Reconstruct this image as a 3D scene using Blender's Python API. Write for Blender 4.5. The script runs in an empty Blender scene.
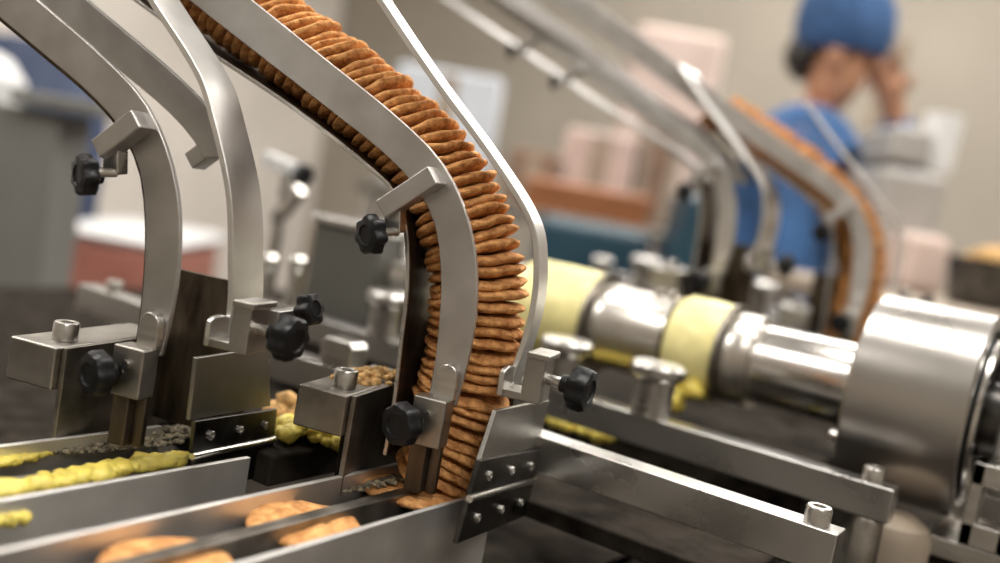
import bpy, bmesh, math, random
from mathutils import Vector, Matrix, noise
random.seed(7)
R = math.radians
SC = bpy.context.scene
COL = SC.collection

# ------------------------------------------------------------------ camera
XW = Vector((0.8205, 0.5449, 0.1729)); YD = Vector((0.1963, 0.0155, -0.9804)); ZF = Vector((-0.5369, 0.8383, -0.0942))
XW.normalize(); ZF = (ZF - XW * ZF.dot(XW)).normalized(); YD = ZF.cross(XW).normalized()
CAM = Vector((0.2964, -0.4478, 1.1636))
cd = bpy.data.cameras.new('camera'); cam = bpy.data.objects.new('camera', cd); COL.objects.link(cam)
M = Matrix.Identity(4)
for i in range(3):
    M[i][0] = XW[i]; M[i][1] = -YD[i]; M[i][2] = -ZF[i]; M[i][3] = CAM[i]
cam.matrix_world = M
cd.sensor_width = 36; cd.lens = 36.0; cd.clip_start = 0.01; cd.clip_end = 60
cd.dof.use_dof = True; cd.dof.focus_distance = 0.525; cd.dof.aperture_fstop = 2.75
SC.camera = cam
# ------------------------------------------------------------------ light
w = bpy.data.worlds.new('world'); SC.world = w; w.use_nodes = True
w.node_tree.nodes['Background'].inputs[0].default_value = (1.0, 0.96, 0.9, 1)
w.node_tree.nodes['Background'].inputs[1].default_value = 0.3
SC.view_settings.view_transform = 'Standard'; SC.view_settings.look = 'None'
SC.view_settings.exposure = -0.84; SC.view_settings.gamma = 1.0; SC.view_settings.use_curve_mapping = False
LAMPS = [(-2.3, 0.6, 1.3, 0.5), (-0.9, 2.4, 1.3, 0.5), (0.9, 1.9, 1.3, 0.5), (0.25, 0.25, 1.5, 0.5), (-1.3, -1.2, 1.3, 0.5), (1.7, -1.5, 1.3, 0.5)]
LAMP_W = 55.0
CEIL = 2.9


def ray(px, py):
    return XW * ((px - 500) / 1000) + YD * ((py - 281.5) / 1000) + ZF

def at(px, py, Z):
    return CAM + ray(px, py) * Z

def on(px, py, axis, val):
    d = ray(px, py); return CAM + d * ((val - CAM[axis]) / d[axis])

# ------------------------------------------------------------------ materials
def nodes(name):
    m = bpy.data.materials.new(name); m.use_nodes = True
    nt = m.node_tree; b = nt.nodes['Principled BSDF']
    return m, nt, b

def mat(name, base, rough=0.5, metal=0.0, var=0.15, scale=30.0, bump=0.0, bscale=200.0, stretch=(1, 1, 1), dark=None, spec=0.5, rvar=0.1, sub=0.0, coat=0.0):
    m, nt, b = nodes(name)
    tc = nt.nodes.new('ShaderNodeTexCoord'); mp = nt.nodes.new('ShaderNodeMapping'); mp.inputs['Scale'].default_value = stretch
    nt.links.new(tc.outputs['Object'], mp.inputs[0])
    n = nt.nodes.new('ShaderNodeTexNoise'); n.inputs['Scale'].default_value = scale; n.inputs['Detail'].default_value = 5
    nt.links.new(mp.outputs[0], n.inputs['Vector'])
    cr = nt.nodes.new('ShaderNodeValToRGB')
    d = dark or tuple(c * (1 - var * 2) for c in base)
    l = tuple(min(1, c * (1 + var)) for c in base)
    cr.color_ramp.elements[0].color = (*d, 1); cr.color_ramp.elements[0].position = 0.3
    cr.color_ramp.elements[1].color = (*l, 1); cr.color_ramp.elements[1].position = 0.7
    nt.links.new(n.outputs['Fac'], cr.inputs[0]); nt.links.new(cr.outputs[0], b.inputs['Base Color'])
    b.inputs['Metallic'].default_value = metal
    mr = nt.nodes.new('ShaderNodeMapRange'); mr.inputs[3].default_value = max(0.02, rough - rvar); mr.inputs[4].default_value = min(1, rough + rvar)
    nt.links.new(n.outputs['Fac'], mr.inputs[0]); nt.links.new(mr.outputs[0], b.inputs['Roughness'])
    b.inputs['Specular IOR Level'].default_value = spec
    b.inputs['Coat Weight'].default_value = coat
    if sub:
        b.inputs['Subsurface Weight'].default_value = sub; b.inputs['Subsurface Radius'].default_value = (0.01, 0.006, 0.003); b.inputs['Subsurface Scale'].default_value = 0.3
    if bump:
        n2 = nt.nodes.new('ShaderNodeTexNoise'); n2.inputs['Scale'].default_value = bscale; n2.inputs['Detail'].default_value = 4
        nt.links.new(mp.outputs[0], n2.inputs['Vector'])
        bp = nt.nodes.new('ShaderNodeBump'); bp.inputs['Strength'].default_value = bump; bp.inputs['Distance'].default_value = 0.002
        nt.links.new(n2.outputs['Fac'], bp.inputs['Height']); nt.links.new(bp.outputs[0], b.inputs['Normal'])
    return m

MT = dict(
    plate=mat('satin_steel', (0.54, 0.52, 0.50), 0.42, 1.0, 0.06, 60, 0.05, 900, (1, 1, 1)),
    clamp=mat('dull_clamp_steel', (0.40, 0.38, 0.345), 0.40, 1.0, 0.1, 60, 0.06, 700),
    guard=mat('dull_guard_steel', (0.32, 0.305, 0.275), 0.42, 1.0, 0.1, 40, 0.06, 700),
    trough=mat('trough_steel', (0.82, 0.80, 0.77), 0.52, 1.0, 0.06, 30, 0.03, 300),
    steel=mat('brushed_steel', (0.62, 0.60, 0.57), 0.30, 1.0, 0.08, 40, 0.06, 500, (1, 1, 6)),
    polished=mat('polished_steel', (0.74, 0.72, 0.69), 0.24, 1.0, 0.05, 30, 0.02, 300),
    rail=mat('rail_steel', (0.80, 0.79, 0.77), 0.36, 1.0, 0.05, 30, 0.03, 400),
    alu=mat('machined_steel', (0.66, 0.65, 0.63), 0.30, 1.0, 0.04, 20, 0.02, 300),
    sleeve=mat('sleeve_steel', (0.66, 0.63, 0.58), 0.34, 1.0, 0.05, 20, 0.03, 200),
    drum=mat('drum_steel', (0.50, 0.475, 0.445), 0.31, 1.0, 0.04, 10, 0.03, 250),
    worn=mat('worn_steel', (0.30, 0.275, 0.24), 0.42, 1.0, 0.2, 60, 0.1, 300),
    dark=mat('dark_steel', (0.10, 0.095, 0.09), 0.30, 1.0, 0.3, 60, 0.08, 200),
    grime=mat('grimy_steel', (0.030, 0.025, 0.020), 0.85, 0.0, 0.4, 40, 0.3, 200, spec=.04),
    stain_shade=mat('stained_shaded_steel', (0.12, 0.095, 0.07), 0.38, 0.9, 0.35, 25, 0.08, 200, (4, 4, 1)),  # stained panel and foot; on the inner rails it paints shade
    black=mat('black_plastic', (0.008, 0.008, 0.009), 0.42, 0.0, 0.2, 80, 0.1, 600, spec=.28),
    rubber=mat('black_rubber', (0.02, 0.02, 0.02), 0.6, 0.0, 0.2, 80),
    biscuit=mat('baked_biscuit', (0.72, 0.385, 0.150), 0.85, 0.0, 0.2, 190, 1.0, 420, dark=(0.38, 0.15, 0.045), spec=0.2),
    crumb=mat('biscuit_crumb', (0.62, 0.38, 0.16), 0.9, 0.0, 0.3, 200, 0.6, 500, spec=0.2),
    greycrumb=mat('grey_crumb_paste', (0.26, 0.22, 0.15), 0.8, 0.0, 0.5, 250, 0.8, 500, spec=0.3),
    cream=mat('yellow_cream', (0.78, 0.62, 0.12), 0.45, 0.0, 0.12, 120, 0.3, 250, sub=0.2),
    palecream=mat('pale_cream', (0.82, 0.74, 0.34), 0.4, 0.0, 0.08, 60, 0.15, 150, sub=0.15),
    wall=mat('beige_wall_paint', (0.335, 0.30, 0.25), 0.85, 0, 0.05, 3, 0.05, 80),
    lwall=mat('pale_wall_paint', (0.74, 0.69, 0.635), 0.85, 0, 0.05, 3, 0.05, 80),
    ceil=mat('ceiling_paint', (0.75, 0.73, 0.70), 0.9, 0, 0.03, 4),
    floor=mat('tile_floor', (0.20, 0.175, 0.15), 0.45, 0, 0.15, 6, 0.05, 40),
    cloth=mat('blue_cloth', (0.045, 0.115, 0.27), 0.9, 0, 0.2, 12, 0.2, 60),
    cap=mat('blue_cap_cloth', (0.04, 0.10, 0.24), 0.85, 0, 0.15, 40, 0.3, 90),
    skin=mat('skin', (0.52, 0.26, 0.15), 0.55, 0, 0.08, 30, sub=0.1),
    hair=mat('dark_hair', (0.02, 0.015, 0.012), 0.5, 0, 0.2, 60),
    greypaint=mat('grey_paint', (0.17, 0.165, 0.15), 0.5, 0, 0.05, 10),
    white=mat('white_plastic_and_shine', (0.72, 0.72, 0.72), 0.4, 0, 0.03, 10),
    bluewhite=mat('pale_blue_plastic', (0.60, 0.64, 0.70), 0.45, 0, 0.03, 10),
    red=mat('faded_red_plastic', (0.42, 0.17, 0.13), 0.5, 0, 0.08, 10),
    pink=mat('pink_cardboard', (0.60, 0.47, 0.42), 0.8, 0, 0.08, 8),
    orange=mat('orange_brown_plastic', (0.36, 0.13, 0.045), 0.5, 0, 0.1, 10),
    brown=mat('brown_cardboard', (0.24, 0.15, 0.10), 0.8, 0, 0.1, 10),
    teal=mat('teal_plastic', (0.012, 0.05, 0.078), 0.45, 0, 0.1, 10),
    navy=mat('navy_plastic', (0.02, 0.04, 0.10), 0.45, 0, 0.1, 10),
    gearpaint=mat('olive_grey_paint', (0.10, 0.098, 0.085), 0.45, 0, 0.08, 12),
    tan=mat('tan_paint', (0.36, 0.29, 0.22), 0.6, 0, 0.15, 20),
    greymach=mat('pale_grey_enamel', (0.36, 0.34, 0.32), 0.5, 0, 0.05, 8),
)
def emit(name, col, s):
    m, nt, b = nodes(name); b.inputs['Emission Color'].default_value = (*col, 1); b.inputs['Emission Strength'].default_value = s
    b.inputs['Base Color'].default_value = (0.8, 0.8, 0.8, 1); return m
MT['glow'] = emit('lamp_diffuser', (1, 0.965, 0.91), 9.0)

# ------------------------------------------------------------------ mesh builder
class MB:
    def __init__(s): s.bm = bmesh.new()
    def vs(s, pts): return [s.bm.verts.new(Vector(p)) for p in pts]
    def face(s, v):
        try: return s.bm.faces.new(v)
        except ValueError: return None
    def hexa(s, p):                                # 8 points: bottom loop then top loop
        v = s.vs(p)
        for a in ((3, 2, 1, 0), (4, 5, 6, 7), (0, 1, 5, 4), (1, 2, 6, 5), (2, 3, 7, 6), (3, 0, 4, 7)): s.face([v[i] for i in a])
        return s
    def box(s, a, b):                              # opposite corners
        x0, x1 = sorted((a[0], b[0])); y0, y1 = sorted((a[1], b[1])); z0, z1 = sorted((a[2], b[2]))
        return s.hexa([(x0, y0, z0), (x1, y0, z0), (x1, y1, z0), (x0, y1, z0), (x0, y0, z1), (x1, y0, z1), (x1, y1, z1), (x0, y1, z1)])
    def obox(s, c, ax, ay, az):                    # centre and three half-extent vectors
        c = Vector(c); ax, ay, az = Vector(ax), Vector(ay), Vector(az)
        return s.hexa([c - ax - ay - az, c + ax - ay - az, c + ax + ay - az, c - ax + ay - az, c - ax - ay + az, c + ax - ay + az, c + ax + ay + az, c - ax + ay + az])
    def lathe(s, prof, o=(0, 0, 0), axis=(0, 0, 1), seg=28, rf=None):   # prof: (radius, height)
        o = Vector(o); az = Vector(axis).normalized()
        t = Vector((1, 0, 0)) if abs(az.x) < 0.9 else Vector((0, 1, 0))
        ax = (t - az * t.dot(az)).normalized(); ay = az.cross(ax)
        rings = []
        for k, (r, h) in enumerate(prof):
            if r < 1e-7: rings.append([s.bm.verts.new(o + az * h)]); continue
            ring = []
            for i in range(seg):
                a = 2 * math.pi * i / seg; rr = r * (rf(a, k) if rf else 1)
                ring.append(s.bm.verts.new(o + az * h + (ax * math.cos(a) + ay * math.sin(a)) * rr))
            rings.append(ring)
        for A, B in zip(rings, rings[1:]):
            for i in range(seg):
                j = (i + 1) % seg
                if len(A) == 1 and len(B) == 1: break
                if len(A) == 1: s.face([A[0], B[i], B[j]])
                elif len(B) == 1: s.face([A[i], B[0], A[j]][::-1][::1])
                else: s.face([A[i], A[j], B[j], B[i]])
        return s
    def cyl(s, a, b, r, r1=None, seg=24, ch=0.0):
        a = Vector(a); b = Vector(b); h = (b - a).length; r1 = r if r1 is None else r1
        if ch: pr = [(0, 0), (r - ch, 0), (r, ch), (r1, h - ch), (r1 - ch, h), (0, h)]
        else: pr = [(0, 0), (r, 0), (r1, h), (0, h)]
        return s.lathe(pr, a, b - a, seg)
    def loft(s, A, B, f0, f1):                     # two outlines (same length), f0/f1 lift a 2D point to 3D
        n = len(A)
        a0 = s.vs([f0(p) for p in A]); b0 = s.vs([f0(p) for p in B]); a1 = s.vs([f1(p) for p in A]); b1 = s.vs([f1(p) for p in B])
        for i in range(n - 1):
            s.face([a0[i], a0[i + 1], b0[i + 1], b0[i]]); s.face([a1[i], b1[i], b1[i + 1], a1[i + 1]])
            s.face([a0[i], a1[i], a1[i + 1], a0[i + 1]]); s.face([b0[i], b0[i + 1], b1[i + 1], b1[i]])
        s.face([a0[0], b0[0], b1[0], a1[0]]); s.face([a0[-1], a1[-1], b1[-1], b0[-1]])
        return s
    def prism(s, poly, f0, f1):
        a = s.vs([f0(p) for p in poly]); b = s.vs([f1(p) for p in poly]); n = len(poly)
        s.face(a[::-1]); s.face(b)
        for i in range(n): s.face([a[i], a[(i + 1) % n], b[(i + 1) % n], b[i]])
        return s
    def tube(s, pts, r, seg=10):
        pts = [Vector(p) for p in pts]; rings = []
        up = Vector((0, 0, 1))
        for i, p in enumerate(pts):
            t = (pts[min(i + 1, len(pts) - 1)] - pts[max(i - 1, 0)]).normalized()
            u = up if abs(t.dot(up)) < 0.95 else Vector((1, 0, 0))
            ax = (u - t * u.dot(t)).normalized(); ay = t.cross(ax)
            rr = r[i] if isinstance(r, (list, tuple)) else r
            rings.append(s.vs([p + (ax * math.cos(2 * math.pi * k / seg) + ay * math.sin(2 * math.pi * k / seg)) * rr for k in range(seg)]))
        for A, B in zip(rings, rings[1:]):
            for k in range(seg): s.face([A[k], A[(k + 1) % seg], B[(k + 1) % seg], B[k]])
        s.face(rings[0][::-1]); s.face(rings[-1]); return s
    def lump(s, c, r, sub=2, amp=0.35, freq=1.5, squash=(1, 1, 1), seed=0.0):
        g = bmesh.ops.create_icosphere(s.bm, subdivisions=sub, radius=1.0)
        for v in g['verts']:
            d = 1 + amp * noise.noise(v.co * freq + Vector((seed, seed * 1.7, -seed)))
            v.co = Vector((v.co.x * d * r * squash[0], v.co.y * d * r * squash[1], v.co.z * d * r * squash[2])) + Vector(c)
        return s
    def build(s, name, m, parent=None, bevel=0.0, smooth=35, origin=None, bseg=2):
        bmesh.ops.recalc_face_normals(s.bm, faces=s.bm.faces)
        me = bpy.data.meshes.new(name)
        if origin is not None:
            for v in s.bm.verts: v.co -= Vector(origin)
        s.bm.to_mesh(me); s.bm.free(); me.materials.append(MT[m] if isinstance(m, str) else m)
        for p in me.polygons: p.use_smooth = True
        me.set_sharp_from_angle(angle=R(smooth))
        o = bpy.data.objects.new(name, me); COL.objects.link(o)
        if origin is not None: o.location = origin
        if parent is not None: o.parent = parent
        if bevel:
            b = o.modifiers.new('bevel', 'BEVEL'); b.width = bevel; b.segments = bseg; b.limit_method = 'ANGLE'; b.angle_limit = R(40); b.harden_normals = True
        return o

def tag(o, label=None, cat=None, group=None, kind=None):
    if label: o['label'] = label
    if cat: o['category'] = cat
    if group: o['group'] = group
    if kind: o['kind'] = kind
    return o

def thing(name, label, cat, loc=(0, 0, 0), rz=0.0, group=None):
    o = bpy.data.objects.new(name, None); COL.objects.link(o); o.location = loc; o.rotation_euler = (0, 0, rz); o.empty_display_size = 0.02
    return tag(o, label, cat, group)

def dup(o, loc=None, label=None, group=None, parent=None):
    c = o.copy(); COL.objects.link(c)
    if parent is not None: c.parent = parent
    if loc is not None: c.location = loc
    if label: c['label'] = label
    if group: c['group'] = group
    for ch in list(o.children): dup(ch, parent=c)
    return c

def spline(P, n):
    P = [Vector((*p, 0)) if len(p) == 2 else Vector(p) for p in P]
    D = [0.0]
    for a, b in zip(P, P[1:]): D.append(D[-1] + (b - a).length)
    out = []
    for k in range(n):
        s = D[-1] * k / (n - 1); i = 0
        while i < len(P) - 2 and D[i + 1] < s: i += 1
        t = (s - D[i]) / (D[i + 1] - D[i])
        def tan(j):
            if j == 0: return (P[1] - P[0]) / (D[1] - D[0])
            if j == len(P) - 1: return (P[-1] - P[-2]) / (D[-1] - D[-2])
            return (P[j + 1] - P[j - 1]) / (D[j + 1] - D[j - 1])
        L = D[i + 1] - D[i]; m0 = tan(i) * L; m1 = tan(i + 1) * L
        out.append(P[i] * (2 * t**3 - 3 * t**2 + 1) + m0 * (t**3 - 2 * t**2 + t) + P[i + 1] * (-2 * t**3 + 3 * t**2) + m1 * (t**3 - t**2))
    return out

def offs(C, d):                                    # offset a 2D polyline sideways
    o = []
    for i, p in enumerate(C):
        t = (C[min(i + 1, len(C) - 1)] - C[max(i - 1, 0)]).normalized()
        o.append(p + Vector((t.y, -t.x, 0)) * d)
    return o

# ------------------------------------------------------------------ the room
def struct(mb, name, m, **k): o = mb.build(name, m, **k); o['kind'] = 'structure'; return o
RX0, RX1, RY0, RY1 = -3.6, 3.0, -2.8, 3.6
struct(MB().box((RX0, RY0, -0.1), (RX1, RY1, 0)), 'floor', 'floor')
struct(MB().box((RX0, RY0, CEIL), (RX1, RY1, CEIL + 0.1)), 'ceiling', 'ceil')
struct(MB().box((RX0, RY1, 0), (RX1, RY1 + 0.1, CEIL)), 'wall_back', 'wall')
struct(MB().box((RX0 - 0.1, RY0, 0), (RX0, RY1, CEIL)), 'wall_left', 'lwall')
struct(MB().box((RX1, RY0, 0), (RX1 + 0.1, RY1, CEIL)), 'wall_right', 'wall')
struct(MB().box((RX0, RY0 - 0.1, 0), (RX1, RY0, CEIL)), 'wall_front', 'wall')
struct(MB().box((RX0, RY1 - 0.02, 0), (RX1, RY1, 0.12)), 'baseboard_back', 'greypaint')
struct(MB().box((RX0, RY0, 0), (RX0 + 0.02, RY1 - 0.02, 0.12)), 'baseboard_left', 'greypaint')
for i, (x, y, lx, ly) in enumerate(LAMPS):
    t = thing('ceiling_light', 'white fluorescent ceiling light panel above the workshop floor', 'ceiling light', (x, y, CEIL - 0.06), 0, 'ceiling lights')
    f = MB(); hx, hy = lx / 2, ly / 2
    f.box((-hx - .03, -hy - .03, 0), (hx + .03, -hy, .06)); f.box((-hx - .03, hy, 0), (hx + .03, hy + .03, .06)); f.box((-hx - .03, -hy, 0), (-hx, hy, .06)); f.box((hx, -hy, 0), (hx + .03, hy, .06))
    f.build('frame', 'white', t)
    MB().box((-hx, -hy, 0.02), (hx, hy, 0.05)).build('diffuser', 'glow', t)
    ld = bpy.data.lights.new('lamp', 'AREA'); ld.shape = 'RECTANGLE'; ld.size = lx; ld.size_y = ly; ld.energy = LAMP_W; ld.color = (1, 0.965, 0.91)
    lo = bpy.data.objects.new('lamp', ld); COL.objects.link(lo); lo.parent = t; lo.location = (0, 0, -0.005)

wl = thing('fill_luminaire', 'long tilted fill luminaire, added out of view high on the back wall', 'added light', (-0.7, 3.40, 2.62), 0)  # unseen lamp, added to brighten the chute rails
WA = R(38)                                          # tilt of the lit face, down towards the room
wu = Vector((0, -math.sin(WA), -math.cos(WA))); wn = Vector((0, -math.cos(WA), math.sin(WA)))
wf = Vector((0, -math.cos(R(35)), -math.sin(R(35)))); wt_ = Vector((0, -math.sin(R(35)), math.cos(R(35))))
MB().obox((0, 0, 0), (1.55, 0, 0), wf * .04, wt_ * .15).build('housing', 'white', wl, .006)
MB().obox(wf * .046, (1.50, 0, 0), wf * .004, wt_ * .13).build('diffuser', 'glow', wl)
for x in (-1.2, 1.2): MB().cyl((x, .03, .05), (x, .20, .05), .02).build('wall_arm', 'greypaint', wl)
ld = bpy.data.lights.new('lamp', 'AREA'); ld.shape = 'RECTANGLE'; ld.size = 3.0; ld.size_y = .26; ld.energy = 45; ld.color = (1, 0.965, 0.91)
lo = bpy.data.objects.new('lamp', ld); COL.objects.link(lo); lo.parent = wl; lo.location = wf * .056; lo.rotation_euler = (R(55) * -1, 0, 0)

# ------------------------------------------------------------------ machine frame
YAW = R(15); HV = Vector((math.cos(YAW), math.sin(YAW), 0)); NV = Vector((math.sin(YAW), -math.cos(YAW), 0))
O2 = Vector((-0.003, 0, 1.0)); O1 = Vector((-0.121, -0.095, 1.003)); O4 = Vector((0.032, 0.673, 1.046)); O3 = Vector((-0.088, 0.598, 1.063))
def L(h, n, v): return Vector((h, -n, v))
def W(O, h, n, v): return O + HV * h + NV * n + Vector((0, 0, v))

mf = thing('machine_frame', 'dark steel machine bed under the troughs and crossbars', 'machine frame', (0, 0.3, 0))
bd = MB(); bd.prism([(-1.05, -1.0), (.03, -1.0), (.03, .04), (.62, .04), (.62, .9), (-1.05, .9)], lambda p: (p[0], p[1], .80), lambda p: (p[0], p[1], .90)); bd.build('bed', 'grime', mf, 0.004)
MB().box((-0.62, 0.36, 0.90), (0.10, 0.9, 0.985)).build('rear_bed', 'grime', mf, 0.003)
for x, ys in ((-1.0, (-0.94, 0.84)), (-.03, (-.94,)), (0.56, (.10, 0.84))):
    for y in ys:
        MB().box((x - .03, y - .03, 0), (x + .03, y + .03, 0.80)).build('leg', 'steel', mf, 0.003)
for ch in mf.children:                              # the bed is laid out in world space
    ch.location = (0, -0.3, 0)

# ------------------------------------------------------------------ knobs and screws
def knob_mb(o, axis, r, depth, lobes=7, amp=0.10):
    prof = [(0, 0), (r * .42, 0), (r * .45, depth * .22), (r * .80, depth * .30), (r, depth * .42), (r, depth * .80), (r * .90, depth * .95), (r * .55, depth), (r * .5, depth * .93), (0, depth * .93)]
    def rf(a, k): return 1 + (amp * math.cos(lobes * a) if k in (3, 4, 5, 6) else 0)
    return MB().lathe(prof, o, axis, 56, rf)
def screw_mb(o, axis, r, h):
    return MB().lathe([(0, 0), (r, 0), (r, h * .88), (r * .9, h), (r * .52, h), (r * .48, h * .45), (0, h * .40)], o, axis, 24)

# ------------------------------------------------------------------ the chute
P_OUT = [(-.52, .431), (-.30, .320), (-.142, .2370), (-.0955, .2130), (-.052, .1905), (-.0235, .1722), (-.0068, .1530), (.0055, .128), (.0112, .100), (.0118, .075), (.0092, .048)]
P_IN = [(-.53, .410), (-.31, .2985), (-.1856, .2345), (-.0889, .1873), (-.0535, .1695), (-.0320, .1545), (-.0185, .1370), (-.0105, .111), (-.0075, .088), (-.0063, .070), (-.0063, .048)]
P_RAIL = [(-.090, .2630), (-.0410, .2150), (.0040, .1740), (.0285, .1470), (.0355, .1245), (.0372, .103), (.0352, .083), (.0310, .060)]
P_INNER = [(-.53, .366), (-.30, .265), (-.1872, .2150), (-.1136, .1855), (-.062, .1605), (-.0440, .1480), (-.0350, .1272), (-.0300, .1013), (-.0285, .0742), (-.0265, .040), (-.0270, .012)]
P_CEN = [(-.003, -.002), (.0000, .018), (.0018, .042), (.0026, .060), (.0022, .078), (.0014, .098), (-.0045, .122), (-.0200, .1490), (-.0408, .1697), (-.0593, .1827), (-.0918, .2002), (-.1338, .2207), (-.1728, .2382), (-.3008, .2962), (-.52, .395)]

def make_chute(label, extra_knob=False, cs=(0, 0), rs=0.0, rail=None, inner=None, hl=.0170):
    t = thing('biscuit_chute', label, 'biscuit chute', O2, YAW); RN = -.008 if extra_knob else .003
    A = spline(P_OUT, 60); B = spline(P_IN, 60)
    MB().loft(A, B, lambda p: L(p.x, .0285, p.y), lambda p: L(p.x, .0315, p.y)).build('front_plate', 'plate', t, 0.0006)
    n = int(60 * .85)
    MB().loft(A[:n], B[:n], lambda p: L(p.x, -.0315, p.y), lambda p: L(p.x, -.0285, p.y)).build('back_plate', 'plate', t, 0.0006)
    C = spline(rail or P_RAIL, 50)
    MB().loft(offs(C, .0017), offs(C, -.0017), lambda p: L(p.x, RN, p.y), lambda p: L(p.x, .020, p.y)).build('outer_rail', 'rail', t, 0.0006)
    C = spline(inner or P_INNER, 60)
    ir = MB().loft(offs(C, .0009), offs(C, -.0009), lambda p: L(p.x, .012 if inner else -.022, p.y), lambda p: L(p.x, .0255, p.y)).build('inner_rail', 'stain_shade', t, 0.0004)  # dark colour stands in for the shade between rail and biscuits
    MB().loft(offs(C, .0011), offs(C, -.0011), lambda p: L(p.x, .0255, p.y), lambda p: L(p.x, .0275, p.y)).build('rail_lip', 'stain_shade' if inner else 'steel', ir, 0.0004)
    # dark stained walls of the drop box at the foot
    MB().prism([(-.048, -.004), (.022, -.004), (.022, .083), (-.046, .083)], lambda p: L(p[0], -.033, p[1]), lambda p: L(p[0], -.0305, p[1])).build('back_panel', 'stain_shade', t, 0.0006)
    # clamp across the bend
    u = Vector((.0263, 0, .0229)).normalized(); vv = Vector((-u.z, 0, u.x))
    cs = Vector((cs[0], 0, cs[1])); le = Vector((-.0325, 0, .1520)) + cs - u * hl
    cb = MB().obox(Vector((-.0325, -.0375, .1520)) + cs, u * hl, Vector((0, .006, 0)), vv * .0052).build('clamp_bar', 'plate', t, 0.0009)
    MB().obox(le + Vector((.0053, -.034, -.0043)), (.0045, 0, .001), (0, .004, 0), (-.001, 0, .0065)).build('lug', 'steel', cb, 0.0006)
    ax = L(-.45, .88, -.12); st = le + Vector((.0085, -.036, -.0098))
    MB().cyl(st, st + ax.normalized() * .010, .0022, seg=14).build('screw_shank', 'steel', cb)
    knob_mb(st + ax.normalized() * .0040 + L(-.004, 0, -.002), ax, .0098, .012, 7, .09).build('knob', 'black', cb, smooth=50)
    bc = MB().obox(Vector((-.0325, .0375, .1520)) + cs, u * hl, Vector((0, .006, 0)), vv * .0052).build('clamp_bar', 'plate', t, 0.0009)
    # clamp at the foot of the front plate
    k = MB().box(L(-.0095, .0315, .0270), L(.0085, .0440, .0520)).build('lower_clamp', 'clamp', t, 0.0010)
    arc = [(.0035 + .0058 * math.cos(a), .0635 + .0062 * math.sin(a)) for a in [math.pi * i / 10 for i in range(11)]]
    MB().prism([(-.0023, .0515), (.0093, .0515)] + arc, lambda p: L(p[0], .0315, p[1]), lambda p: L(p[0], .0370, p[1])).build('clamp_tongue', 'steel', k, 0.0008)
    ft = MB(); ft.box(L(-.0085, .0310, .0010), L(.0010, .0405, .0275)); ft.box(L(.0010, .0310, .0010), L(.0070, .0350, .0275))
    ft.build('foot', 'stain_shade', k, 0.0008)
    MB().cyl(L(-.0005, .0435, .0435), L(-.0005, .0458, .0435), .0022, seg=14).build('screw', 'steel', k)
    o = L(-.0048, .0440, .0392)
    MB().cyl(L(-.0045, .0420, .0392), o, .0030, seg=14).build('screw_shank', 'steel', k)
    knob_mb(o + L(-.002, 0, -.001), L(-.34, .94, -.05), .0108, .0145, 7, .05).build('knob', 'black', k, smooth=50)
    # clamp holding the outer rail
    c = MB()
    c.box(L(.0420 + rs, .014, .0620), L(.0525 + rs, .032, .0820)); c.box(L(.0300 + rs, .014, .0590), L(.0525 + rs, .032, .0635))
    c.box(L(.0425 + rs, .012, .0815), L(.0545 + rs, .034, .0850))
    c = c.build('rail_clamp', 'clamp', t, 0.0009)
    arc = [(.0270 + .0085 * math.cos(a),   .0715 + .0030 * math.sin(a)) for a in [math.pi * i / 8 for i in range(9)]]
    MB().prism([(.0185, .0560), (.0355, .0600)] + arc, lambda p: L(.0305 + rs, p[0], p[1]), lambda p: L(.0335 + rs, p[0], p[1])).build('clamp_tab', 'steel', c, 0.0008)
    MB().cyl(L(.0525 + rs, .024, .0715), L(.0655 + rs, .0255, .0715), .0028, seg=14).build('screw_shank', 'steel', c)
    knob_mb(L(.0605 + rs, .0245, .0715), L(1, .12, -.04), .0108, .0160, 7, .07).build('knob', 'black', c, smooth=50)
    if extra_knob:
        knob_mb(L(.0570 + rs, -.004, .0790), L(.9, .1, .35), .0080, .0120, 6, .13).build('knob', 'black', c, smooth=50)
        MB().box(L(.050 + rs, -.010, .0600), L(.056 + rs, .012, .0800)).build('clamp_ear', 'plate', c, 0.0008)
    return t

def upper_clamps(t):
    u = Vector((.0263, 0, .0229)).normalized(); vv = Vector((-u.z, 0, u.x)); ax = L(-.80, .55, -.10)
    for h, v in ((-.224, .2285), (-.290, .259)):
        c2 = MB().obox(L(h + .012, .036, v + .012), u * .0150, Vector((0, .0045, 0)), vv * .0045).build('clamp_bar', 'plate', t, 0.0009)
        s2 = L(h + .004, .036, v + .002)
        MB().cyl(s2, s2 + ax.normalized() * .010, .0022, seg=12).build('screw_shank', 'steel', c2)
        knob_mb(s2 + ax.normalized() * .0065, ax, .0088, .011, 7, .09).build('knob', 'black', c2, smooth=50)

chute = make_chute('full steel chute in sharp focus stacked with brown biscuits')
P_RAIL1 = [(-.085, .270), (-.0340, .2205), (-.0010, .1880), (.0110, .1670), (.0240, .1390), (.0295, .1200), (.0330, .1000), (.0360, .083), (.0370, .060)]
chute1 = make_chute('empty curved steel chute at the left, in front of the full one', True, (.0062, .0008), .0040, P_RAIL1, [(p[0] - .0025, p[1] - .0010) for p in P_IN[:-1]] + [(-.009, .030)], .0140)
chute1.location = O1 + HV * .0025
far = dup(chute, O3, 'empty blurred steel chute beyond the cream-smeared shaft'); upper_clamps(far); far.rotation_euler.z = R(1)
for ch in far.children:
    if ch.name.startswith('outer_rail'):            # this chute has a broader rail
        C = spline(P_RAIL, 50); mb = MB().loft(offs(C, .0017), offs(C, -.0017), lambda p: L(p.x, -.026, p.y), lambda p: L(p.x, .024, p.y))
        tmp = mb.build('outer_rail', 'rail'); ch.data = tmp.data; bpy.data.objects.remove(tmp)
dup(chute, O4, 'blurred steel chute at the far right still stacked with biscuits')

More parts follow.
